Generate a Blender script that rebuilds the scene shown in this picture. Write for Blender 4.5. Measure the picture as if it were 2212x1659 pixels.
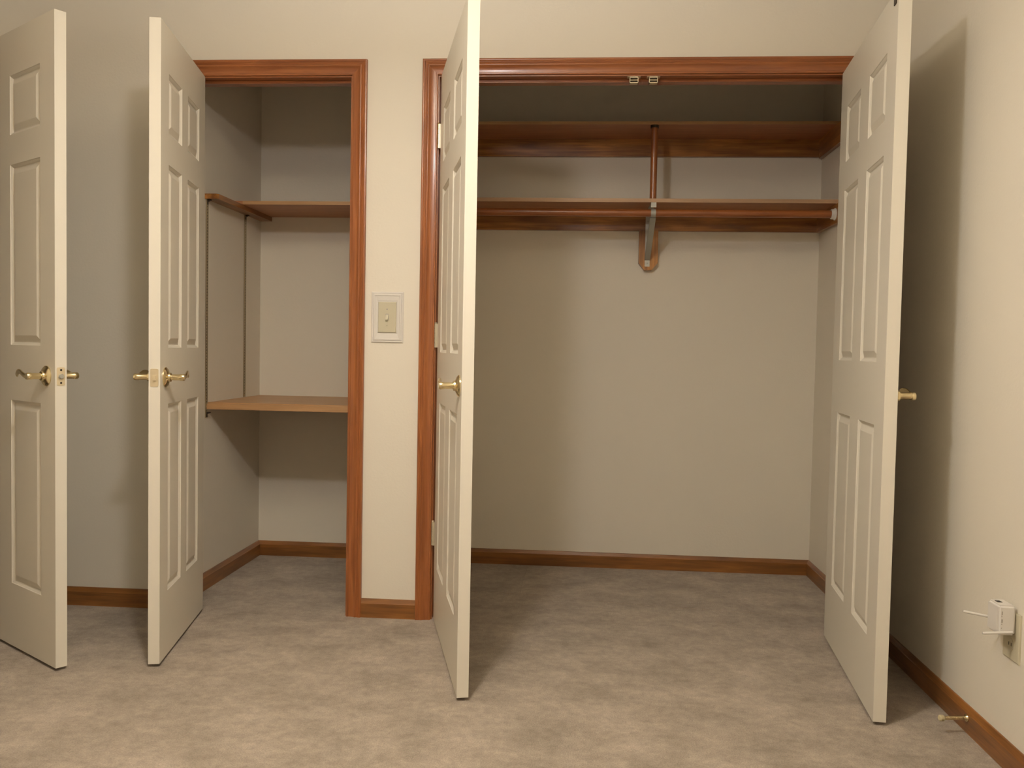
import bpy, bmesh, math, random
from mathutils import Vector, Matrix
random.seed(3)
PI = math.pi
sc = bpy.context.scene
for o in list(bpy.data.objects):
    bpy.data.objects.remove(o)
COL = sc.collection

# ------------------------------------------------------------------ camera
CX, CY, CZ = -0.0395, -3.2313, 1.0342
YAW, PITCH, ROLL, FPX = 0.0746, -0.0399, 0.0189, 1869.08
cy_, sy_ = math.cos(YAW), math.sin(YAW)
cp_, sp_ = math.cos(PITCH), math.sin(PITCH)
fwd = Vector((-sy_*cp_, cy_*cp_, sp_))
r0 = Vector((cy_, sy_, 0)); u0 = r0.cross(fwd)
cr, sr = math.cos(ROLL), math.sin(ROLL)
right = cr*r0 + sr*u0; up = -sr*r0 + cr*u0
cam = bpy.data.cameras.new('camera')
co = bpy.data.objects.new('camera', cam); COL.objects.link(co)
co.matrix_world = Matrix(((right.x, up.x, -fwd.x, CX), (right.y, up.y, -fwd.y, CY), (right.z, up.z, -fwd.z, CZ), (0, 0, 0, 1)))
cam.sensor_fit = 'HORIZONTAL'; cam.sensor_width = 36
cam.lens = FPX/2212*36
cam.clip_start = 0.02
sc.camera = co

# ------------------------------------------------------------------ world, lamp, exposure
w = bpy.data.worlds.new('world'); sc.world = w; w.use_nodes = True
w.node_tree.nodes['Background'].inputs[0].default_value = (0.5, 0.5, 0.55, 1)
w.node_tree.nodes['Background'].inputs[1].default_value = 0.02
LX, LY, LZ, LR = -0.53, -1.90, 2.13, 0.06
lamp = bpy.data.lights.new('ceiling_lamp', 'POINT')
lamp.energy = 22; lamp.color = (1.0, 0.975, 0.975); lamp.shadow_soft_size = LR
lo = bpy.data.objects.new('ceiling_lamp', lamp); COL.objects.link(lo); lo.location = (LX, LY, LZ)
bowl = bpy.data.lights.new('ceiling_lamp_bowl', 'AREA'); bowl.shape = 'DISK'; bowl.size = 0.17
bowl.energy = 9.5; bowl.color = (1.0, 0.975, 0.975)
bo = bpy.data.objects.new('ceiling_lamp_bowl', bowl); COL.objects.link(bo); bo.location = (LX, LY, LZ)
upl = bpy.data.lights.new('added_uplight', 'AREA'); upl.shape = 'DISK'; upl.size = 0.17  # added upward fill: bounces off the ceiling to lift the ambient
upl.energy = 56; upl.color = (1.0, 0.95, 0.90)
uo = bpy.data.objects.new('added_uplight', upl); COL.objects.link(uo); uo.location = (LX, LY, LZ+0.02); uo.rotation_euler = (PI, 0, 0)
sc.view_settings.view_transform = 'Standard'
sc.view_settings.look = 'None'
sc.view_settings.gamma = 1
sc.view_settings.use_curve_mapping = False
sc.view_settings.exposure = 0.03

# ------------------------------------------------------------------ materials
def new_mat(name):
    m = bpy.data.materials.new(name); m.use_nodes = True
    return m, m.node_tree, m.node_tree.nodes['Principled BSDF']

def paint(name, col, rough=0.5, bump=0.0, bscale=90, spec=0.5, var=0.0, metal=0.0, coat=0.0):
    m, nt, b = new_mat(name)
    b.inputs['Base Color'].default_value = (*col, 1)
    b.inputs['Roughness'].default_value = rough
    b.inputs['Metallic'].default_value = metal
    b.inputs['Specular IOR Level'].default_value = spec
    if coat: b.inputs['Coat Weight'].default_value = coat
    tc = nt.nodes.new('ShaderNodeTexCoord')
    if bump:
        n = nt.nodes.new('ShaderNodeTexNoise'); n.inputs['Scale'].default_value = bscale
        n.inputs['Detail'].default_value = 3
        nt.links.new(tc.outputs['Object'], n.inputs['Vector'])
        bp = nt.nodes.new('ShaderNodeBump'); bp.inputs['Strength'].default_value = bump
        bp.inputs['Distance'].default_value = 0.002
        nt.links.new(n.outputs['Fac'], bp.inputs['Height']); nt.links.new(bp.outputs['Normal'], b.inputs['Normal'])
    n2 = nt.nodes.new('ShaderNodeTexNoise'); n2.inputs['Scale'].default_value = 2.5
    nt.links.new(tc.outputs['Object'], n2.inputs['Vector'])
    mx = nt.nodes.new('ShaderNodeMixRGB'); mx.blend_type = 'MULTIPLY'; mx.inputs['Fac'].default_value = var
    mx.inputs['Color1'].default_value = (*col, 1)
    nt.links.new(n2.outputs['Fac'], mx.inputs['Color2']); nt.links.new(mx.outputs['Color'], b.inputs['Base Color'])
    return m

def wood(name, dark, light, axis, rough=0.32, blot=0.0, fine=1.0, coat=0.3):
    m, nt, b = new_mat(name)
    tc = nt.nodes.new('ShaderNodeTexCoord'); mp = nt.nodes.new('ShaderNodeMapping')
    sc3 = [38*fine, 38*fine, 38*fine]; sc3['xyz'.index(axis)] = 2.2
    mp.inputs['Scale'].default_value = sc3
    nt.links.new(tc.outputs['Object'], mp.inputs['Vector'])
    n = nt.nodes.new('ShaderNodeTexNoise'); n.inputs['Scale'].default_value = 1.6; n.inputs['Detail'].default_value = 6
    n.inputs['Roughness'].default_value = 0.62; n.inputs['Distortion'].default_value = 0.6
    nt.links.new(mp.outputs['Vector'], n.inputs['Vector'])
    cr_ = nt.nodes.new('ShaderNodeValToRGB')
    cr_.color_ramp.elements[0].position = 0.3; cr_.color_ramp.elements[0].color = (*dark, 1)
    cr_.color_ramp.elements[1].position = 0.72; cr_.color_ramp.elements[1].color = (*light, 1)
    nt.links.new(n.outputs['Fac'], cr_.inputs['Fac'])
    mp2 = nt.nodes.new('ShaderNodeMapping'); s2 = [16, 16, 16]; s2['xyz'.index(axis)] = 3.2
    mp2.inputs['Scale'].default_value = s2
    nt.links.new(tc.outputs['Object'], mp2.inputs['Vector'])
    nb = nt.nodes.new('ShaderNodeTexNoise'); nb.inputs['Scale'].default_value = 1.0; nb.inputs['Detail'].default_value = 2
    nt.links.new(mp2.outputs['Vector'], nb.inputs['Vector'])
    r2 = nt.nodes.new('ShaderNodeValToRGB')
    r2.color_ramp.elements[0].position = 0.36; r2.color_ramp.elements[0].color = (0.45, 0.4, 0.4, 1)
    r2.color_ramp.elements[1].position = 0.62; r2.color_ramp.elements[1].color = (1, 1, 1, 1)
    nt.links.new(nb.outputs['Fac'], r2.inputs['Fac'])
    mx = nt.nodes.new('ShaderNodeMixRGB'); mx.blend_type = 'MULTIPLY'; mx.inputs['Fac'].default_value = blot
    nt.links.new(cr_.outputs['Color'], mx.inputs['Color1']); nt.links.new(r2.outputs['Color'], mx.inputs['Color2'])
    nt.links.new(mx.outputs['Color'], b.inputs['Base Color'])
    b.inputs['Roughness'].default_value = rough; b.inputs['Coat Weight'].default_value = coat
    b.inputs['Coat Roughness'].default_value = 0.15
    bp = nt.nodes.new('ShaderNodeBump'); bp.inputs['Strength'].default_value = 0.08; bp.inputs['Distance'].default_value = 0.001
    nt.links.new(n.outputs['Fac'], bp.inputs['Height']); nt.links.new(bp.outputs['Normal'], b.inputs['Normal'])
    return m

M_WALL = paint('wall_paint', (0.80, 0.74, 0.625), 0.62, 0.25, 110, 0.35)
M_CEIL = paint('ceiling_paint', (0.85, 0.78, 0.64), 0.8, 0.35, 60, 0.3)
M_DOOR = paint('door_paint', (0.72, 0.67, 0.565), 0.42, 0.05, 200, 0.4)
TD, TL = (0.215, 0.062, 0.016), (0.40, 0.135, 0.038)
M_TRIM = {a: wood('trim_stain_'+a, TD, TL, a) for a in 'xyz'}
BD, BL = (0.17, 0.066, 0.017), (0.37, 0.15, 0.036)
M_BASE = {a: wood('baseboard_stain_'+a, BD, BL, a, blot=0.5) for a in 'xy'}
M_LEDGE = {a: wood('ledger_stain_'+a, (0.28, 0.11, 0.026), (0.66, 0.30, 0.07), a, blot=0.95) for a in 'xyz'}
M_SHELF = {a: wood('shelf_veneer_'+a, (0.34, 0.135, 0.052), (0.50, 0.215, 0.09), a, rough=0.42, coat=0.1) for a in 'xy'}
M_PALE = {a: wood('pale_shelf_wood_'+a, (0.42, 0.23, 0.10), (0.56, 0.33, 0.155), a, rough=0.45, coat=0.1) for a in 'xy'}
M_EDGE = wood('shelf_edge_band', (0.40, 0.24, 0.13), (0.52, 0.33, 0.19), 'x', rough=0.5, coat=0.0)
M_BRASS = paint('polished_brass', (0.80, 0.68, 0.42), 0.2, metal=1.0)
M_BRASSP = paint('brushed_brass_plate', (0.74, 0.63, 0.43), 0.42, metal=0.6)
M_STEEL = paint('grey_enamel_steel', (0.42, 0.41, 0.36), 0.4, metal=0.5)
M_PALE_HINGE = paint('pale_hinge_metal', (0.62, 0.56, 0.42), 0.35, metal=0.6)  # paler tone for the lower hinges and all hinge leaves
M_DARK = paint('dark_metal', (0.055, 0.038, 0.024), 0.5, metal=0.5)
M_STD = paint('standard_steel', (0.42, 0.34, 0.22), 0.45, metal=0.7)
M_IVORY = paint('ivory_plastic', (0.56, 0.51, 0.37), 0.35)
M_WHITE = paint('white_plastic', (0.74, 0.70, 0.64), 0.22)
M_SLOT = paint('black_slot', (0.02, 0.016, 0.012), 0.6)
M_PRINT = paint('grey_print', (0.42, 0.38, 0.33), 0.6)
M_RUBBER = paint('cream_rubber', (0.55, 0.47, 0.28), 0.6)
M_SOCKET = paint('white_socket_plastic', (0.80, 0.77, 0.70), 0.35)

# carpet
M_CARPET, nt, b = new_mat('carpet')
tc = nt.nodes.new('ShaderNodeTexCoord')
def nz(scale, detail, rough=0.5, vec=None):
    n = nt.nodes.new('ShaderNodeTexNoise'); n.inputs['Scale'].default_value = scale
    n.inputs['Detail'].default_value = detail; n.inputs['Roughness'].default_value = rough
    nt.links.new(vec or tc.outputs['Object'], n.inputs['Vector']); return n
mpc = nt.nodes.new('ShaderNodeMapping'); mpc.inputs['Scale'].default_value = (0.9, 1.15, 1)
nt.links.new(tc.outputs['Object'], mpc.inputs['Vector'])
big = nz(5.5, 6, 0.68, mpc.outputs['Vector']); fine = nz(240, 3, 0.7); mid = nz(38, 4, 0.65)
rp = nt.nodes.new('ShaderNodeValToRGB')
rp.color_ramp.elements[0].position = 0.34; rp.color_ramp.elements[0].color = (0.290, 0.236, 0.180, 1)
rp.color_ramp.elements[1].position = 0.66; rp.color_ramp.elements[1].color = (0.450, 0.372, 0.292, 1)
nt.links.new(big.outputs['Fac'], rp.inputs['Fac'])
def mul(c1, fac_node, lo_, hi_):
    r = nt.nodes.new('ShaderNodeMapRange'); r.inputs['From Min'].default_value = 0.3; r.inputs['From Max'].default_value = 0.7
    r.inputs['To Min'].default_value = lo_; r.inputs['To Max'].default_value = hi_
    nt.links.new(fac_node.outputs['Fac'], r.inputs['Value'])
    m_ = nt.nodes.new('ShaderNodeMixRGB'); m_.blend_type = 'MULTIPLY'; m_.inputs['Fac'].default_value = 1
    nt.links.new(c1, m_.inputs['Color1']); nt.links.new(r.outputs['Result'], m_.inputs['Color2']); return m_.outputs['Color']
c = mul(rp.outputs['Color'], fine, 0.78, 1.22); c = mul(c, mid, 0.86, 1.14)
nt.links.new(c, b.inputs['Base Color']); b.inputs['Roughness'].default_value = 0.95
b.inputs['Specular IOR Level'].default_value = 0.1; b.inputs['Sheen Weight'].default_value = 0.15
bp = nt.nodes.new('ShaderNodeBump'); bp.inputs['Strength'].default_value = 0.7; bp.inputs['Distance'].default_value = 0.006
nt.links.new(fine.outputs['Fac'], bp.inputs['Height']); nt.links.new(bp.outputs['Normal'], b.inputs['Normal'])

M_GLOBE, nt, b = new_mat('lamp_glass')
b.inputs['Base Color'].default_value = (0.9, 0.85, 0.75, 1); b.inputs['Roughness'].default_value = 0.4

# ------------------------------------------------------------------ mesh helpers
def box(bm, x0, x1, y0, y1, z0, z1):
    v = [bm.verts.new((x, y, z)) for z in (z0, z1) for y in (y0, y1) for x in (x0, x1)]
    for f in ((0, 2, 3, 1), (4, 5, 7, 6), (0, 1, 5, 4), (2, 6, 7, 3), (0, 4, 6, 2), (1, 3, 7, 5)):
        bm.faces.new([v[i] for i in f])

def bbox(*a, bevel=0.0, seg=2):
    bm = bmesh.new(); box(bm, *a)
    if bevel: bmesh.ops.bevel(bm, geom=bm.edges[:], offset=bevel, segments=seg, affect='EDGES')
    return bm

def lathe(bm, prof, origin, axis, n=28, cap=True):
    """prof: list of (distance along axis, radius)"""
    a = Vector(axis).normalized(); t = Vector((0, 0, 1)) if abs(a.z) < 0.9 else Vector((1, 0, 0))
    e1 = a.cross(t).normalized(); e2 = a.cross(e1); o = Vector(origin); rings = []
    for d, r in prof:
        rings.append([bm.verts.new(o + a*d + (e1*math.cos(2*PI*k/n) + e2*math.sin(2*PI*k/n))*r) for k in range(n)])
    for A, B in zip(rings, rings[1:]):
        for k in range(n):
            bm.faces.new((A[k], A[(k+1) % n], B[(k+1) % n], B[k]))
    if cap:
        bm.faces.new(rings[0][::-1]); bm.faces.new(rings[-1])

def sweep(bm, pts, radii, n=14, upv=(0, 0, 1)):
    """radii: (across, up) per point, ellipse section"""
    P = [Vector(p) for p in pts]; U = Vector(upv); rings = []
    for i, p in enumerate(P):
        t = (P[min(i+1, len(P)-1)] - P[max(i-1, 0)]).normalized()
        s = t.cross(U).normalized(); v = s.cross(t)
        a, b_ = radii[i]
        rings.append([bm.verts.new(p + s*a*math.cos(2*PI*k/n) + v*b_*math.sin(2*PI*k/n)) for k in range(n)])
    for A, B in zip(rings, rings[1:]):
        for k in range(n):
            bm.faces.new((A[k], A[(k+1) % n], B[(k+1) % n], B[k]))
    bm.faces.new(rings[0][::-1]); bm.faces.new(rings[-1])

def smooth_pts(pts, m=5):
    P = [Vector(p) for p in pts]; out = []
    for i in range(len(P)-1):
        a, b_, c_, d = P[max(i-1, 0)], P[i], P[i+1], P[min(i+2, len(P)-1)]
        for k in range(m):
            t = k/m
            out.append(0.5*((2*b_) + (c_-a)*t + (2*a-5*b_+4*c_-d)*t*t + (3*b_-a-3*c_+d)*t**3))
    out.append(P[-1]); return out

def prism(bm, poly, y0, y1, plane='xz'):
    """extrude polygon given in the plane along the missing axis"""
    def P(a, b_, d):
        return {'xz': (a, d, b_), 'yz': (d, a, b_), 'xy': (a, b_, d)}[plane]
    A = [bm.verts.new(P(a, b_, y0)) for a, b_ in poly]; B = [bm.verts.new(P(a, b_, y1)) for a, b_ in poly]
    bm.faces.new(A); bm.faces.new(B[::-1])
    n = len(poly)
    for k in range(n): bm.faces.new((A[k], B[k], B[(k+1) % n], A[(k+1) % n]))

def obj(name, bm, mat, parent=None, origin=None, smooth=False, **props):
    """one mesh object; vertices are given in world space unless the parent says otherwise (origin = the parent's base)"""
    bmesh.ops.recalc_face_normals(bm, faces=bm.faces[:])
    if parent is not None and origin is None: origin = parent.get('_base')
    L = Vector(origin) if origin is not None else None
    if L is not None: bmesh.ops.translate(bm, verts=bm.verts[:], vec=-L)
    me = bpy.data.meshes.new(name); bm.to_mesh(me); bm.free()
    me.materials.append(mat)
    o = bpy.data.objects.new(name, me); COL.objects.link(o)
    if smooth:
        for p in me.polygons: p.use_smooth = True
        try: me.set_sharp_from_angle(angle=math.radians(40))
        except Exception: pass
    if parent is not None:
        o.parent = parent
        if parent.type == 'MESH' and '_base' in parent and L is not None: pass
    elif L is not None: o.location = L
    for k, v in props.items(): o[k] = v
    return o

def thing(name, label, cat, base, kind=None, group=None, rotz=0.0, local=False):
    o = bpy.data.objects.new(name, None); COL.objects.link(o)
    o.location = base; o.rotation_euler = (0, 0, rotz); o.empty_display_size = 0.05
    o['label'] = label; o['category'] = cat
    if kind: o['kind'] = kind
    if group: o['group'] = group
    o['_base'] = (0.0, 0.0, 0.0) if local else tuple(float(x) for x in base)
    return o

def sub(name, bm, mat, parent, smooth=False):
    """sub-part: parent is a mesh part whose own base equals its thing's base"""
    base = parent.parent.get('_base')
    return obj(name, bm, mat, parent, origin=base, smooth=smooth)

def struct(name, bm, mat, label, cat, origin=None, smooth=False):
    o = obj(name, bm, mat, origin=origin, smooth=smooth)
    o['kind'] = 'structure'; o['label'] = label; o['category'] = cat
    return o

# ------------------------------------------------------------------ key dimensions
XR, YB, XL2 = 1.067, 0.897, -1.587        # right wall, back of closets, left side of the narrow closet
XLW, YBACK, H = -2.30, -3.95, 2.44
S0, S1 = -1.527, -0.906                    # narrow closet opening
B0, B1 = -0.572, 0.945                     # wide closet opening
WT = 0.115                                 # wall thickness
ZH = 2.043                                 # underside of the head jambs
HBB = 0.0715

# ------------------------------------------------------------------ room shell
fl = struct('floor', bbox(-3.4, XR+0.1, YBACK-0.1, YB+0.1, -0.08, 0), M_CARPET, 'beige cut pile carpet running from the bedroom into both closets', 'carpet', origin=(-0.6, -1.5, 0))
bm = bmesh.new()
seam = smooth_pts([(-0.69, 0.405, 0), (-0.27, 0.389, 0), (0.084, 0.323, 0), (0.45, 0.275, 0), (0.86, 0.235, 0)], 6)
sweep(bm, seam, [(0.0022, 0.0016)]*len(seam), 6)
sweep(bm, [(-0.262, 0.39, 0), (-0.262, 0.6, 0), (-0.255, 0.87, 0)], [(0.002, 0.0014)]*3, 6)
obj('carpet_seam', bm, M_CARPET, fl, origin=(-0.6, -1.5, 0))

struct('ceiling', bbox(-3.4, XR+0.1, YBACK-0.1, YB+0.1, H, H+0.1), M_CEIL, 'plain off-white ceiling', 'ceiling', origin=(-0.6, -1.5, H))

JT = 0.019
bm = bmesh.new()
box(bm, XLW-0.1, S0-JT, 0, WT, 0, H)
box(bm, S1+JT, B0-JT, 0, WT, 0, H)
box(bm, B1+JT, XR+0.1, 0, WT, 0, H)
box(bm, S0-JT, S1+JT, 0, WT, ZH+JT, H)
box(bm, B0-JT, B1+JT, 0, WT, ZH+JT, H)
struct('wall_front', bm, M_WALL, 'off-white painted wall with the two closet openings', 'wall')
struct('wall_closet_back', bbox(XL2-0.1, XR+0.1, YB, YB+0.1, 0, H), M_WALL, 'off-white back wall inside both closets', 'wall')
struct('wall_closet_left', bbox(XL2-0.09, XL2, WT, YB, 0, H), M_WALL, 'off-white left side wall of the narrow closet', 'wall')
struct('wall_closet_divider', bbox(-0.80, -0.70, WT, YB, 0, H), M_WALL, 'off-white partition between the two closets', 'wall')
struct('wall_right', bbox(XR, XR+0.1, YBACK-0.1, YB, 0, H), M_WALL, 'off-white right wall behind the open closet door', 'wall')
struct('wall_back', bbox(-3.4, XR, YBACK-0.1, YBACK, 0, H), M_WALL, 'off-white wall behind the viewer', 'wall')
# left wall with the bedroom doorway, hall beyond
DY1, DY0 = -0.205, -1.003
bm = bmesh.new()
box(bm, XLW-WT, XLW, DY1+JT, 0, 0, H); box(bm, XLW-WT, XLW, YBACK, DY0-JT, 0, H); box(bm, XLW-WT, XLW, DY0-JT, DY1+JT, ZH+JT, H)
struct('wall_left', bm, M_WALL, 'off-white left wall with the bedroom doorway', 'wall')
bm = bmesh.new(); box(bm, -3.4, -3.3, YBACK, 0.9, 0, H); box(bm, -3.3, XLW-WT, 0.8, 0.9, 0, H)
struct('wall_hall', bm, M_WALL, 'off-white hall wall beyond the bedroom doorway', 'wall')

# ------------------------------------------------------------------ baseboards
BP = [(0, 0), (0.0125, 0), (0.0125, 0.0545), (0.0105, 0.0565), (0.005, 0.0705), (0.003, HBB), (0, HBB)]
def baseboard(name, p0, p1, nrm, label, m0=0, m1=0):
    p0 = Vector((*p0, 0)); p1 = Vector((*p1, 0)); nrm = Vector((*nrm, 0)); d = (p1-p0).normalized()
    bm = bmesh.new()
    A = [bm.verts.new(p0 + nrm*t + d*t*m0 + Vector((0, 0, z))) for t, z in BP]
    B = [bm.verts.new(p1 + nrm*t - d*t*m1 + Vector((0, 0, z))) for t, z in BP]
    bm.faces.new(A); bm.faces.new(B[::-1]); n = len(BP)
    for k in range(n): bm.faces.new((A[k], B[k], B[(k+1) % n], A[(k+1) % n]))
    ax = 'x' if abs(d.x) > 0.5 else 'y'
    return struct(name, bm, M_BASE[ax], label, 'baseboard', origin=(p0+p1)/2)
CW, RV = 0.057, 0.005
baseboard('baseboard_front_left', (XLW, 0), (S0-RV-CW, 0), (0, -1), 'brown stained baseboard on the wall left of the narrow closet', 1, 0)
baseboard('baseboard_front_middle', (S1+RV+CW, 0), (B0-RV-CW, 0), (0, -1), 'short brown baseboard piece between the two closet casings')
baseboard('baseboard_front_right', (B1+RV+CW, 0), (XR, 0), (0, -1), 'short brown baseboard piece right of the wide closet casing', 0, 1)
baseboard('baseboard_right', (XR, 0), (XR, YBACK), (-1, 0), 'brown stained baseboard along the right wall', 1, 1)
baseboard('baseboard_closet_right', (XR, YB), (XR, WT), (-1, 0), 'brown baseboard on the right side wall inside the wide closet', 1, 0)
baseboard('baseboard_closet_wide', (-0.70, YB), (XR, YB), (0, -1), 'brown baseboard along the back wall of the wide closet', 1, 1)
baseboard('baseboard_closet_narrow', (XL2, YB), (-0.80, YB), (0, -1), 'brown baseboard along the back wall of the narrow closet', 1, 1)
baseboard('baseboard_closet_left', (XL2, WT), (XL2, YB), (1, 0), 'brown baseboard along the left wall of the narrow closet', 0, 1)
baseboard('baseboard_left', (XLW, YBACK), (XLW, DY0-RV-CW), (1, 0), 'brown stained baseboard along the left wall', 1, 0)
baseboard('baseboard_back', (XLW, YBACK), (XR, YBACK), (0, 1), 'brown stained baseboard on the wall behind the viewer', 1, 1)

# ------------------------------------------------------------------ door casings, jambs, stops
CP = [(0, 0), (0, 0.0085), (0.003, 0.0105), (0.0055, 0.0105), (0.0075, 0.0085), (0.014, 0.009), (0.022, 0.0105), (0.030, 0.0135),
      (0.0325, 0.0160), (0.0350, 0.0168), (0.0375, 0.0158), (0.0395, 0.0138), (0.0415, 0.0142), (0.0435, 0.0160), (0.0455, 0.0164), (0.0475, 0.0150),
      (0.050, 0.0165), (0.053, 0.0172), (0.056, 0.0165), (0.057, 0.0150), (0.057, 0)]
def casing(parent, p0, p1, outw, nrm, m0, m1, ax):
    """inner edge from p0 to p1, profile grows along outw (width) and nrm (thickness)"""
    p0, p1, outw, nrm = map(Vector, (p0, p1, outw, nrm)); d = (p1-p0).normalized(); bm = bmesh.new()
    A = [bm.verts.new(p0 + outw*a + nrm*t - d*a*m0) for a, t in CP]; B = [bm.verts.new(p1 + outw*a + nrm*t + d*a*m1) for a, t in CP]
    bm.faces.new(A); bm.faces.new(B[::-1]); n = len(CP)
    for k in range(n): bm.faces.new((A[k], B[k], B[(k+1) % n], A[(k+1) % n]))
    return obj('casing', bm, M_TRIM[ax], parent, smooth=True)

def door_trim(name, a, b_, label):
    t = thing(name, label, 'door frame', ((a+b_)/2, 0, 0), kind='structure')
    zi = ZH + RV
    casing(t, (a-RV, 0, 0), (a-RV, 0, zi), (-1, 0, 0), (0, -1, 0), 0, 1, 'z')
    casing(t, (b_+RV, 0, 0), (b_+RV, 0, zi), (1, 0, 0), (0, -1, 0), 0, 1, 'z')
    casing(t, (a-RV, 0, zi), (b_+RV, 0, zi), (0, 0, 1), (0, -1, 0), 1, 1, 'x')
    obj('jamb', bbox(a-JT, a, 0, WT, 0, ZH), M_TRIM['z'], t); obj('jamb', bbox(b_, b_+JT, 0, WT, 0, ZH), M_TRIM['z'], t)
    obj('head_jamb', bbox(a-JT, b_+JT, 0, WT, ZH, ZH+JT), M_TRIM['x'], t)
    ST = 0.011
    obj('stop', bbox(a, a+ST, 0.038, 0.073, 0, ZH-ST, bevel=0.002), M_TRIM['z'], t)
    obj('stop', bbox(b_-ST, b_, 0.038, 0.073, 0, ZH-ST, bevel=0.002), M_TRIM['z'], t)
    obj('stop', bbox(a, b_, 0.038, 0.073, ZH-ST, ZH, bevel=0.002), M_TRIM['x'], t)
    return t
t1 = door_trim('trim_1', S0, S1, 'reddish brown wooden casing around the narrow closet opening')
obj('strike_plate', bbox(S1-0.0015, S1+0.001, 0.004, 0.034, 0.90, 0.957), M_DARK, t1)
t2 = door_trim('trim_2', B0, B1, 'reddish brown wooden casing around the wide closet opening')
# bedroom doorway casing in the left wall
t3 = thing('trim_3', 'reddish brown wooden casing around the bedroom doorway', 'door frame', (XLW, (DY0+DY1)/2, 0), kind='structure')
zi = ZH+RV
casing(t3, (XLW, DY1+RV, 0), (XLW, DY1+RV, zi), (0, 1, 0), (1, 0, 0), 0, 1, 'z')
casing(t3, (XLW, DY0-RV, 0), (XLW, DY0-RV, zi), (0, -1, 0), (1, 0, 0), 0, 1, 'z')
casing(t3, (XLW, DY0-RV, zi), (XLW, DY1+RV, zi), (0, 0, 1), (1, 0, 0), 1, 1, 'y')
obj('jamb', bbox(XLW-WT, XLW, DY1, DY1+JT, 0, ZH), M_TRIM['z'], t3); obj('jamb', bbox(XLW-WT, XLW, DY0-JT, DY0, 0, ZH), M_TRIM['z'], t3)
obj('head_jamb', bbox(XLW-WT, XLW, DY0-JT, DY1+JT, ZH, ZH+JT), M_TRIM['y'], t3)

# ------------------------------------------------------------------ doors
T, HD, GAP = 0.035, 2.03, 0.0105
ROWS = [(0.212, 0.826), (1.008, 1.597), (1.694, 1.886)]      # heights of the three rows of panels
def ringv(bm, x0, x1, z0, z1, y): return [bm.verts.new(p) for p in ((x0, y, z0), (x1, y, z0), (x1, y, z1), (x0, y, z1))]
def bridge(bm, A, B):
    for k in range(4): bm.faces.new((A[k], A[(k+1) % 4], B[(k+1) % 4], B[k]))

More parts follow.
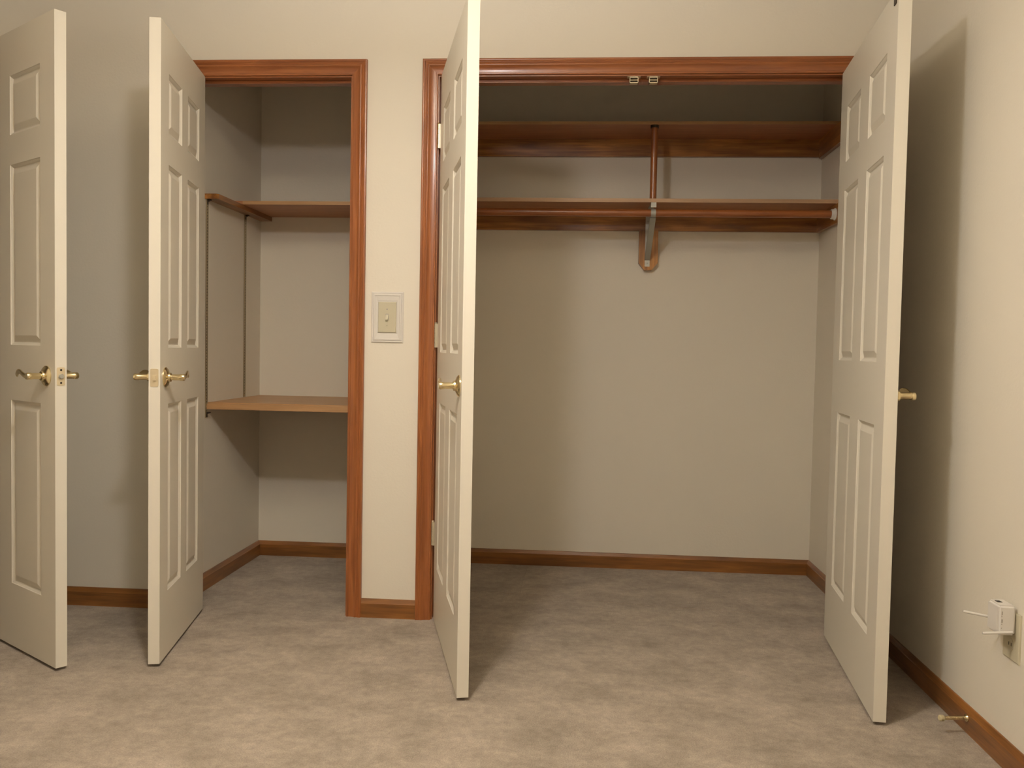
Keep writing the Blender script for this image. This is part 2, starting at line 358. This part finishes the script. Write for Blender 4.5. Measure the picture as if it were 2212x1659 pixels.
def door(name, label, cat, corner, a, body, w_, stile, pw, handle, plate=None, hinges=True, cat_plate=False, visible=-1):
    """corner = visible face's corner at the hinge; leaf runs along angle -a; body = +1/-1: side of local y where the thickness lies"""
    root = thing(name, label, cat, (corner[0], corner[1], GAP), kind='structure', rotz=-a, local=True)
    yf, yb = 0.0, T*body
    cx = [0, stile, stile+pw, w_-stile-pw, w_-stile, w_]
    cz = [0] + [v for r in ROWS for v in r] + [HD]
    bm = bmesh.new()
    cells = []
    for y, s in ((yf, -body), (yb, body)):
        V = [[bm.verts.new((x, y, z)) for x in cx] for z in cz]
        for j in range(len(cz)-1):
            for i in range(5):
                if i in (1, 3) and j in (1, 3, 5): continue
                bm.faces.new((V[j][i], V[j][i+1], V[j+1][i+1], V[j+1][i]))
        for i in (1, 3):
            for j in (1, 3, 5):
                A = [V[j][i], V[j][i+1], V[j+1][i+1], V[j+1][i]]
                x0, x1, z0, z1 = cx[i], cx[i+1], cz[j], cz[j+1]
                prev = A
                for ins, dep in ((0.0015, 0.0022), (0.004, 0.0036), (0.0075, 0.0062), (0.0095, 0.0088), (0.0105, T/2)):
                    R = ringv(bm, x0+ins, x1-ins, z0+ins, z1-ins, y - s*dep); bridge(bm, prev, R); prev = R
        if s == -body: F = V
        else: Bk = V
    for j in range(len(cz)-1):
        bm.faces.new((F[j][0], F[j+1][0], Bk[j+1][0], Bk[j][0])); bm.faces.new((F[j][-1], F[j+1][-1], Bk[j+1][-1], Bk[j][-1]))
    for i in range(5):
        bm.faces.new((F[0][i], F[0][i+1], Bk[0][i+1], Bk[0][i])); bm.faces.new((F[-1][i], F[-1][i+1], Bk[-1][i+1], Bk[-1][i]))
    bmesh.ops.remove_doubles(bm, verts=bm.verts[:], dist=1e-5)
    slab = obj('door_leaf', bm, M_DOOR, root, smooth=False)
    ym = (yf+yb)/2
    for i in (1, 3):
        for j in (1, 3, 5):
            x0, x1, z0, z1 = cx[i], cx[i+1], cz[j], cz[j+1]; bm = bmesh.new(); rings = []
            prof = [(0.0095, T/2-0.0092), (0.0125, T/2-0.0092), (0.0145, T/2-0.0084), (0.0300, T/2-0.0016), (0.0325, T/2-0.0011)]
            seq = [(i_, -t) for i_, t in reversed(prof)] + [(i_, t) for i_, t in prof]
            for ins, t in seq: rings.append(ringv(bm, x0+ins, x1-ins, z0+ins, z1-ins, ym+t))
            bm.faces.new(rings[0]); bm.faces.new(rings[-1][::-1])
            for A, B in zip(rings, rings[1:]): bridge(bm, A, B)
            obj('door_panel', bm, M_DOOR, root)
    # lever handles
    hx, hz = w_-0.058, 0.924-GAP
    for fy, s in ((yf, -body), (yb, body)):
        if s == -body and handle == 'far': continue
        if s == body and handle == 'near': continue
        o = (hx, fy, hz)
        bm = bmesh.new()
        lathe(bm, [(0, 0.0325), (0.003, 0.0325), (0.005, 0.030), (0.008, 0.0265), (0.010, 0.0205), (0.0125, 0.0155), (0.018, 0.0145), (0.019, 0.0125)], o, (0, s, 0), 36)
        rose = obj('handle_rose', bm, M_BRASS, root, smooth=True)
        bm = bmesh.new()
        lathe(bm, [(0.018, 0.0098), (0.044, 0.0098), (0.047, 0.0112), (0.058, 0.0112), (0.061, 0.0095)], o, (0, s, 0), 28)
        obj('handle_neck', bm, M_BRASS, root, smooth=True)
        bm = bmesh.new(); q = 0.052
        pts = smooth_pts([(hx+0.004, fy+s*q, hz), (hx-0.016, fy+s*(q+0.002), hz-0.001), (hx-0.04, fy+s*(q+0.003), hz+0.006), (hx-0.066, fy+s*q, hz+0.012),
                          (hx-0.090, fy+s*(q-0.004), hz+0.010), (hx-0.108, fy+s*(q-0.008), hz+0.002)], 5)
        n = len(pts); rad = [(0.0062-0.002*k/n, 0.0098-0.0035*math.sin(PI*min(1, 1.3*k/n))*0.8) for k in range(n)]
        rad[-1] = (0.002, 0.003)
        sweep(bm, pts, rad, 14); obj('handle_lever', bm, M_BRASS, root, smooth=True)
    if plate:
        bm = bmesh.new(); yc = ym; x = w_
        hw, hh, r = 0.0125, 0.0285, 0.005
        poly = []
        for sx, sz, a0 in ((1, 1, 0), (-1, 1, 90), (-1, -1, 180), (1, -1, 270)):
            for k in range(5):
                an = math.radians(a0 + 90*k/4); poly.append((yc + sx*(hw-r) + r*math.cos(an), hz + sz*(hh-r) + r*math.sin(an)))
        prism(bm, poly, x-0.001, x+0.0012, 'yz')
        lp = obj('latch_plate', bm, M_BRASSP, root)
        bm = bmesh.new()
        if plate == 'bolt':
            bm2 = bmesh.new(); lathe(bm2, [(0, 0.0078), (0.006, 0.0078), (0.0085, 0.006)], (x, yc, hz), (1, 0, 0), 22); sub('latch_bolt', bm2, M_STEEL, lp, True)
            for dz in (0.020, -0.020): 
                b3 = bmesh.new(); lathe(b3, [(0, 0.0034), (0.0018, 0.0034), (0.0022, 0.002)], (x, yc, hz+dz), (1, 0, 0), 12); sub('screw', b3, M_DARK, lp)
            bm.free()
        else:
            prism(bm, [(yc+0.002*body*-1-0.005, hz-0.009), (yc+0.006, hz-0.009), (yc+0.006, hz+0.007), (yc-0.005, hz+0.007)], x, x+0.007, 'yz')
            sub('latch_bolt', bm, M_BRASSP, lp)
    if hinges:
        pin = -0.004*(-body) if False else 0.0
        for z0 in (0.288, 1.036, 1.776):
            z0 -= GAP
            yp = {'front': yf - 0.006*(body), 'back': yb + 0.006*body}[hinges]
            bm = bmesh.new(); hh = 0.0885
            seg = hh/5
            for k in range(5):
                lathe(bm, [(k*seg+0.0006, 0.0058), ((k+1)*seg-0.0006, 0.0058)], (-0.006, yp, z0), (0, 0, 1), 16)
            lathe(bm, [(0.0002, 0.0036), (hh-0.0002, 0.0036)], (-0.006, yp, z0), (0, 0, 1), 12)
            lathe(bm, [(hh, 0.0045), (hh+0.003, 0.0058), (hh+0.006, 0.0035)], (-0.006, yp, z0), (0, 0, 1), 16)
            hg = obj('hinge', bm, M_BRASS if z0 > 1.5 else M_PALE_HINGE, root, smooth=True)
            ysgn = body if hinges == 'front' else -body
            b4 = bmesh.new(); box(b4, -0.0018, 0.0004, min(yp, yp+ysgn*0.032), max(yp, yp+ysgn*0.032), z0, z0+hh)
            sub('hinge_leaf', b4, M_PALE_HINGE, hg)
    if cat_plate:
        bm = bmesh.new(); box(bm, w_-0.049, w_-0.012, -0.003*body if body > 0 else 0, 0.02*body, HD, HD+0.002); box(bm, w_-0.040, w_-0.018, -0.003, 0.0, HD-0.040, HD+0.002)
        obj('catch_plate', bm, M_DARK, root)
    return root

A1, A2, A3, A4 = 0.5966, 1.3737, 1.3152, 1.6704
W1 = 0.79
h1 = (-1.6436-W1*math.cos(A1), -0.6777+W1*math.sin(A1))
door('door_1', 'white six panel bedroom door at far left with brass lever and bolt plate with two screws', 'door', h1, A1, +1, W1, 0.100, 0.222, 'both', 'bolt', 'back')
door('door_2', 'narrow white six panel closet door standing open left of the narrow closet', 'door', (-1.4635, -0.017), A2, -1, 0.594, 0.092, 0.166, 'both', 'plain', 'back')
door('door_3', 'white six panel left leaf of the wide closet, seen almost edge on in the middle', 'door', (-0.5625, -0.017), A3, +1, 0.76, 0.108, 0.212, 'near', None, 'front')
door('door_4', 'white six panel right leaf of the wide closet beside the right wall', 'door', (0.8847, -0.017), A4, +1, 0.76, 0.108, 0.212, 'far', None, 'back', cat_plate=True)

# ------------------------------------------------------------------ catches under the head of the wide closet
for k, (x, lab) in enumerate(((0.146, 'left of two small metal door catches under the wide closet head'), (0.217, 'right of two small metal door catches under the wide closet head'))):
    y0 = 0.006; zt = ZH
    t = thing('door_catch', lab, 'door catch', (x, y0+0.012, zt), group='door catches in the wide closet frame')
    bm = bmesh.new(); box(bm, x-0.024, x+0.024, y0, y0+0.024, zt-0.0015, zt); obj('mounting_plate', bm, M_BRASSP, t)
    bm = bmesh.new(); zb = zt-0.024; zt2 = zt-0.0015
    for bx in ((x-0.016, x-0.0138, zb, zt2), (x+0.0138, x+0.016, zb, zt2), (x-0.016, x+0.016, zb, zb+0.0025), (x-0.016, x+0.016, zt2-0.003, zt2)):
        box(bm, bx[0], bx[1], y0, y0+0.022, bx[2], bx[3])
    obj('housing', bm, M_BRASSP, t)
    bm = bmesh.new(); lathe(bm, [(0, 0.0022), (0.0276, 0.0022)], (x-0.0138, y0+0.003, (zb+zt2)/2), (1, 0, 0), 12); obj('roller', bm, M_BRASSP, t)
    obj('spring', bbox(x-0.0138, x+0.0138, y0+0.018, y0+0.021, zb+0.002, zt2-0.002), M_DARK, t)

# ------------------------------------------------------------------ wide closet: upper shelf with ledgers
XD = -0.70
def shelf(name, label, x0, x1, y0, y1, z0, z1, mat_top, mat_edge, base=None):
    t = thing(name, label, 'shelf', ((x0+x1)/2, y1, z0))
    obj('board', bbox(x0, x1, y0+0.002, y1, z0, z1), mat_top, t)
    obj('edge_band', bbox(x0, x1, y0, y0+0.002, z0, z1), mat_edge, t)
    return t
ZU = 2.025
s = shelf('closet_shelf', 'upper stained shelf of the wide closet, on a ledger under the dark top', XD, XR, 0.612, YB, ZU, ZU+0.013, M_SHELF['x'], M_PALE['x'])
obj('back_ledger', bbox(XD, XR, YB-0.019, YB, 1.945, ZU), M_LEDGE['x'], s)
obj('side_ledger', bbox(XR-0.019, XR, 0.50, YB-0.019, 1.937, ZU), M_LEDGE['y'], s)
obj('side_ledger', bbox(XD, XD+0.019, 0.62, YB-0.019, 1.937, ZU), M_LEDGE['y'], s)
ZL = 1.681
s = shelf('closet_shelf', 'lower long shelf of the wide closet with a pale front edge above the hanging rod', XD, XR, 0.570, YB, ZL, ZL+0.0165, M_SHELF['x'], M_EDGE)
obj('back_ledger', bbox(XD, XR, YB-0.019, YB, 1.6005, ZL), M_LEDGE['x'], s)
obj('side_ledger', bbox(XR-0.019, XR, 0.505, YB-0.019, 1.5985, ZL), M_LEDGE['y'], s)
obj('side_ledger', bbox(XD, XD+0.019, 0.575, YB-0.019, 1.5985, ZL), M_LEDGE['y'], s)

# support post between the shelves
t = thing('shelf_post', 'round wooden post standing on the lower shelf and holding the upper shelf', 'post', (0.277, 0.632, ZL+0.0165))
bm = bmesh.new(); lathe(bm, [(0, 0.0148), (ZU-ZL-0.0165-0.012, 0.0148)], (0.277, 0.632, ZL+0.0165), (0, 0, 1), 28); obj('dowel', bm, M_TRIM['z'], t, smooth=True)
bm = bmesh.new(); lathe(bm, [(0, 0.0178), (0.008, 0.0186), (0.012, 0.0186)], (0.277, 0.632, ZU-0.012), (0, 0, 1), 24); obj('end_cap', bm, M_DARK, t, smooth=True)

# hanging rod
RY, RZ, RR = 0.592, 1.6385, 0.0165
t = thing('hanging_rod', 'long round wooden hanging rod under the lower shelf of the wide closet', 'rod', ((XD+XR)/2, RY, RZ))
bm = bmesh.new(); lathe(bm, [(0, RR), (XR-XD-0.05, RR)], (XD+0.025, RY, RZ), (1, 0, 0), 32); obj('rod', bm, M_TRIM['x'], t, smooth=True)
for sx, x in ((-1, XR-0.019), (1, XD+0.019)):
    bm = bmesh.new(); lathe(bm, [(0, 0.026), (0.003, 0.026), (0.005, 0.0225), (0.016, 0.0215), (0.018, 0.0205)], (x, RY, RZ), (sx, 0, 0), 30)
    obj('rod_socket', bm, M_SOCKET, t, smooth=True, label='white plastic rod socket')

# bracket on its backing board
t = thing('shelf_bracket', 'grey metal shelf and rod bracket in the middle of the wide closet', 'bracket', (0.276, YB-0.036, 1.44))
BX = 0.276; yw = YB-0.0375
obj('wall_leg', bbox(BX-0.0115, BX+0.0115, yw-0.003, yw, 1.432, ZL), M_STEEL, t)
obj('top_arm', bbox(BX-0.0115, BX+0.0115, 0.574, yw-0.003, ZL-0.003, ZL), M_STEEL, t)
bm = bmesh.new()  # strut: a U channel from the wall leg up to the saddle under the rod
A0 = Vector((BX, yw-0.002, 1.462)); A1v = Vector((BX, RY+0.004, RZ-RR-0.004)); d = (A1v-A0).normalized(); nn = Vector((0, -d.z, d.y))
if nn.z > 0: nn = -nn
def chan(bm, off0, off1, x0, x1):
    vs = [bm.verts.new(p + nn*o_ + Vector((x, 0, 0))) for p in (A0, A1v) for o_ in (off0, off1) for x in (x0, x1)]
    for f in ((0, 1, 3, 2), (4, 6, 7, 5), (0, 4, 5, 1), (2, 3, 7, 6), (0, 2, 6, 4), (1, 5, 7, 3)): bm.faces.new([vs[i] for i in f])
chan(bm, -0.0015, 0.0015, -0.0115, 0.0115); chan(bm, -0.012, 0.0015, -0.0125, -0.0108); chan(bm, -0.012, 0.0015, 0.0108, 0.0125)
obj('strut', bm, M_STEEL, t)
bm = bmesh.new()   # saddle: strap under and in front of the rod
prev = None; R0, R1 = RR+0.0006, RR+0.0036
N = 16
ringsA = []
for k in range(N+1):
    an = math.radians(-40 - 195*k/N)      # from behind the underside to the upper front (towards -y)
    cyy, czz = math.cos(an), math.sin(an)
    ringsA.append([bm.verts.new((BX+sx, RY+r*cyy, RZ+r*czz)) for sx, r in ((-0.0105, R0), (0.0105, R0), (0.0105, R1), (-0.0105, R1))])
for A, B in zip(ringsA, ringsA[1:]): bridge(bm, A, B)
bm.faces.new(ringsA[0]); bm.faces.new(ringsA[-1][::-1])
obj('rod_saddle', bm, M_STEEL, t)
obj('front_tab', bbox(BX-0.0115, BX+0.0115, 0.571, 0.574, ZL-0.021, ZL-0.0002), M_STEEL, t)
for z in (1.447, 1.64):
    bm = bmesh.new(); lathe(bm, [(0, 0.004), (0.0015, 0.004), (0.0025, 0.002)], (BX, yw-0.003, z), (0, -1, 0), 14); obj('screw', bm, M_STEEL, t, smooth=True)
bm = bmesh.new(); prism(bm, [(0.236, 1.6005), (0.236, 1.452), (0.262, 1.4175), (0.299, 1.4175), (0.325, 1.452), (0.325, 1.6005)], YB-0.0365, YB-0.0, 'xz')
bm2 = bmesh.new(); bm.free()
prism(bm2, [(0.2365, 1.6), (0.2365, 1.449), (0.263, 1.4165), (0.298, 1.4165), (0.3245, 1.449), (0.3245, 1.6)], YB-0.0375, YB, 'xz')
o = obj('backing_board', bm2, M_LEDGE['z'], origin=(0.28, YB, 1.4165)); o['label'] = 'short wooden backing board with clipped corners behind the metal bracket'; o['category'] = 'board'

# ------------------------------------------------------------------ narrow closet: shelves and standards
ND = -0.80
t = thing('closet_shelf', 'upper shelf of the narrow closet, on a cleat at the left wall', 'shelf', (-1.2, YB, 1.6535))
obj('board', bbox(XL2, ND, 0.528, YB, 1.6535, 1.669), M_SHELF['x'], t)
obj('edge_band', bbox(XL2+0.056, ND, 0.5265, 0.528, 1.6535, 1.669), M_PALE['x'], t)
bm = bmesh.new()
prism(bm, [(XL2, 0.262), (XL2+0.048, 0.262), (XL2+0.056, 0.272), (XL2+0.056, YB), (XL2, YB)], 1.6325, 1.6535, 'xy')
obj('cleat', bm, M_LEDGE['y'], t)
t = thing('closet_shelf', 'lower shelf of the narrow closet with a pale wooden front edge at waist height', 'shelf', (-1.2, YB, 0.760))
obj('board', bbox(XL2, ND, 0.302, YB, 0.768, 0.788), M_PALE['x'], t)
obj('nosing', bbox(XL2+0.001, ND, 0.283, 0.302, 0.7595, 0.783, bevel=0.0015), M_PALE['x'], t)
for n_, (y, lab) in enumerate(((0.281, 'slotted metal shelf standard at the front of the left wall in the narrow closet'), (0.695, 'slotted metal shelf standard nearer the back corner of the narrow closet'))):
    t = thing('shelf_standard', lab, 'shelf standard', (XL2, y, 0.74), group='shelf standards in the narrow closet')
    z0, z1 = 0.725 if n_ == 0 else 0.79, 1.632
    yy = y - 0.008
    bm = bmesh.new(); box(bm, XL2, XL2+0.0012, yy, yy+0.016, z0, z1); box(bm, XL2, XL2+0.0052, yy, yy+0.0014, z0, z1); box(bm, XL2, XL2+0.0052, yy+0.0146, yy+0.016, z0, z1)
    obj('channel', bm, M_STD, t)
    bm = bmesh.new(); z = z0+0.012
    while z < z1-0.01:
        box(bm, XL2+0.0010, XL2+0.0022, yy+0.003, yy+0.013, z, z+0.0065); z += 0.0127
    o = obj('slots', bm, M_DARK, t); o['kind'] = 'stuff'
    for zz in (1.611,) + ((0.727,) if n_ == 0 else (0.74,)):
        bm = bmesh.new()
        prism(bm, [(XL2+0.001, zz), (XL2+0.005, zz), (XL2+0.005, zz+0.012), (XL2+0.020, zz+0.018), (XL2+0.020, zz+0.0212), (XL2+0.001, zz+0.0212)], yy+0.002, yy+0.014, 'xz')
        obj('clip', bm, M_DARK, t)

# ------------------------------------------------------------------ light switch
SX, SZ = -0.757, 1.1465
t = thing('light_switch', 'ivory toggle switch in a wide white decorative frame between the closets', 'light switch', (SX, 0, SZ))
def frame_mesh(rects):
    bm = bmesh.new(); prev = None; first = None
    for hw, hh, y in rects:
        R = ringv(bm, SX-hw, SX+hw, SZ-hh, SZ+hh, y)
        if prev: bridge(bm, prev, R)
        prev = R
    bm.faces.new(prev); return bm
obj('wall_frame', frame_mesh([(0.061, 0.0955, 0), (0.061, 0.0955, -0.003), (0.058, 0.0925, -0.0055), (0.056, 0.0905, -0.0055), (0.054, 0.0885, -0.0045), (0.052, 0.086, -0.0075), (0.0475, 0.082, -0.008), (0.0455, 0.080, -0.0062), (0.0385, 0.0625, -0.0045), (0.0370, 0.0605, -0.003)]), M_WHITE, t)
bm = bmesh.new(); prism(bm, [(-0.0445, 0.078), (0.0445, 0.078), (0.0445, 0.079), (-0.0445, 0.079)], 0, 0.001); bm.free()
pl = obj('cover_plate', frame_mesh([(0.0345, 0.0575, -0.002), (0.0345, 0.0575, -0.0066), (0.0325, 0.0555, -0.0086)]), M_IVORY, t)
sub('toggle_slot', bbox(SX-0.0058, SX+0.0058, -0.0090, -0.008, SZ-0.013, SZ+0.013), M_PRINT, pl)
bm = bmesh.new(); prism(bm, [(-0.0085, SZ+0.0105), (-0.0115, SZ+0.008), (-0.0185, SZ-0.009), (-0.0165, SZ-0.0125), (-0.0085, SZ-0.0105)], SX-0.0045, SX+0.0045, 'yz')
obj('toggle', bm, M_IVORY, t)
for dz in (0.030, -0.030):
    bm = bmesh.new(); lathe(bm, [(0, 0.0032), (0.001, 0.0032), (0.0015, 0.002)], (SX, -0.0086, SZ+dz), (0, -1, 0), 14); sub('screw', bm, M_PRINT if dz > 0 else M_IVORY, pl)

# ------------------------------------------------------------------ outlet and wireless extender on the right wall
t = thing('wall_outlet', 'cream outlet cover low on the right wall, mostly behind the plugged-in white box', 'outlet', (XR, -0.997, 0.28))
bm = bmesh.new()
prev = None
for ins, d_ in ((0, 0), (0, 0.003), (0.0025, 0.0055)):
    R = [bm.verts.new(p) for p in ((XR-d_, -1.036+ins, 0.279+ins), (XR-d_, -0.956-ins, 0.279+ins), (XR-d_, -0.956-ins, 0.402-ins), (XR-d_, -1.036+ins, 0.402-ins))]
    if prev: bridge(bm, prev, R)
    prev = R
bm.faces.new(prev); obj('cover_plate', bm, M_IVORY, t)
for zz in (0.318, 0.362):
    bm = bmesh.new(); lathe(bm, [(0, 0.0165), (0.0012, 0.0165)], (XR-0.0055, -0.996, zz), (-1, 0, 0), 20); rc = obj('receptacle', bm, M_IVORY, t)
    for yo in (-0.006, 0.006): sub('slot', bbox(XR-0.0072, XR-0.0066, -0.996+yo-0.001, -0.996+yo+0.001, zz-0.003, zz+0.005), M_SLOT, rc)

EX0, EX1, EY0, EY1, EZ0, EZ1 = 1.018, 1.060, -1.022, -0.960, 0.347, 0.422
t = thing('wifi_extender', 'small white plug-in wireless extender with two folded-out antennas on the right wall', 'wireless extender', (XR-0.03, -0.99, EZ0))
bm = bbox(EX0, EX1, EY0, EY1, EZ0, EZ1, bevel=0.005, seg=3); body = obj('housing', bm, M_WHITE, t, smooth=True)
sub('vent_slot', bbox(EX0+0.010, EX0+0.022, EY0+0.030, EY0+0.046, EZ1-0.001, EZ1+0.0006), M_SLOT, body)
for k, (z0, z1) in enumerate(((0.3985, 0.4075), (0.394, 0.397), (0.379, 0.388), (0.374, 0.3765), (0.364, 0.367))):
    sub('printed_mark', bbox(EX0+0.0065, EX0+(0.0095, 0.0082, 0.0100, 0.0088, 0.0084)[k], EY0-0.0004, EY0+0.0002, z0, z1), M_PRINT, body)
bm = bmesh.new(); lathe(bm, [(0, 0.0011), (0.0006, 0.0011)], (EX0+0.004, EY0, EZ0+0.013), (0, -1, 0), 10); sub('indicator', bm, M_SOCKET, body)
for p0, p1 in (((EX0+0.006, EY1+0.001, EZ0+0.028), (EX0-0.056, EY1+0.006, EZ0+0.038)), ((EX0+0.032, EY0-0.004, EZ0+0.010), (EX0-0.040, EY0-0.006, EZ0+0.006))):
    bm = bmesh.new(); sweep(bm, [p0, tuple(a*0.7+b_*0.3 for a, b_ in zip(p0, p1)), tuple(a*0.1+b_*0.9 for a, b_ in zip(p0, p1)), p1], [(0.0036, 0.0036), (0.0030, 0.0034), (0.0030, 0.0036), (0.0022, 0.003)], 12)
    obj('antenna', bm, M_WHITE, t, smooth=True)

# ------------------------------------------------------------------ spring door stop on the right baseboard
t = thing('door_stop', 'brass spring door stop with a cream rubber tip on the right baseboard', 'door stop', (XR-0.0125, -0.80, 0.042))
p0 = Vector((XR-0.0125, -0.795, 0.043)); p1 = Vector((XR-0.098, -0.815, 0.047)); ax = (p1-p0).normalized()
bm = bmesh.new(); lathe(bm, [(0, 0.010), (0.004, 0.010), (0.008, 0.006), (0.012, 0.005)], p0, ax, 20); obj('base', bm, M_BRASS, t, smooth=True)
bm = bmesh.new(); e1 = ax.cross(Vector((0, 0, 1))).normalized(); e2 = ax.cross(e1); pts = []
for k in range(16*14+1):
    an = 2*PI*k/14; pts.append(p0 + ax*(0.010 + 0.062*k/(16*14)) + (e1*math.cos(an)+e2*math.sin(an))*0.0042)
sweep(bm, pts, [(0.0012, 0.0012)]*len(pts), 6, upv=tuple(ax)); obj('spring', bm, M_BRASS, t, smooth=True)
bm = bmesh.new(); lathe(bm, [(0, 0.006), (0.003, 0.0085), (0.012, 0.0085), (0.0145, 0.006)], p0+ax*0.071, ax, 20); obj('rubber_tip', bm, M_RUBBER, t, smooth=True)

# ------------------------------------------------------------------ ceiling fixture that carries the lamp
t = thing('ceiling_light', 'brass stem ceiling light above the middle of the room', 'ceiling light', (LX, LY, H))
bm = bmesh.new(); lathe(bm, [(0, 0.065), (0.012, 0.065), (0.03, 0.03), (0.034, 0.012)], (LX, LY, H), (0, 0, -1), 32); obj('canopy', bm, M_BRASS, t, smooth=True)
bm = bmesh.new(); lathe(bm, [(0.03, 0.007), (H-LZ-LR-0.02, 0.007)], (LX, LY, H), (0, 0, -1), 16); obj('stem', bm, M_BRASS, t, smooth=True)
bm = bmesh.new(); lathe(bm, [(0, 0.012), (0.012, 0.026), (0.018, 0.026)], (LX, LY, LZ+LR+0.022), (0, 0, -1), 24); obj('lamp_holder', bm, M_BRASS, t, smooth=True)

for o in bpy.data.objects:
    if '_base' in o: del o['_base']
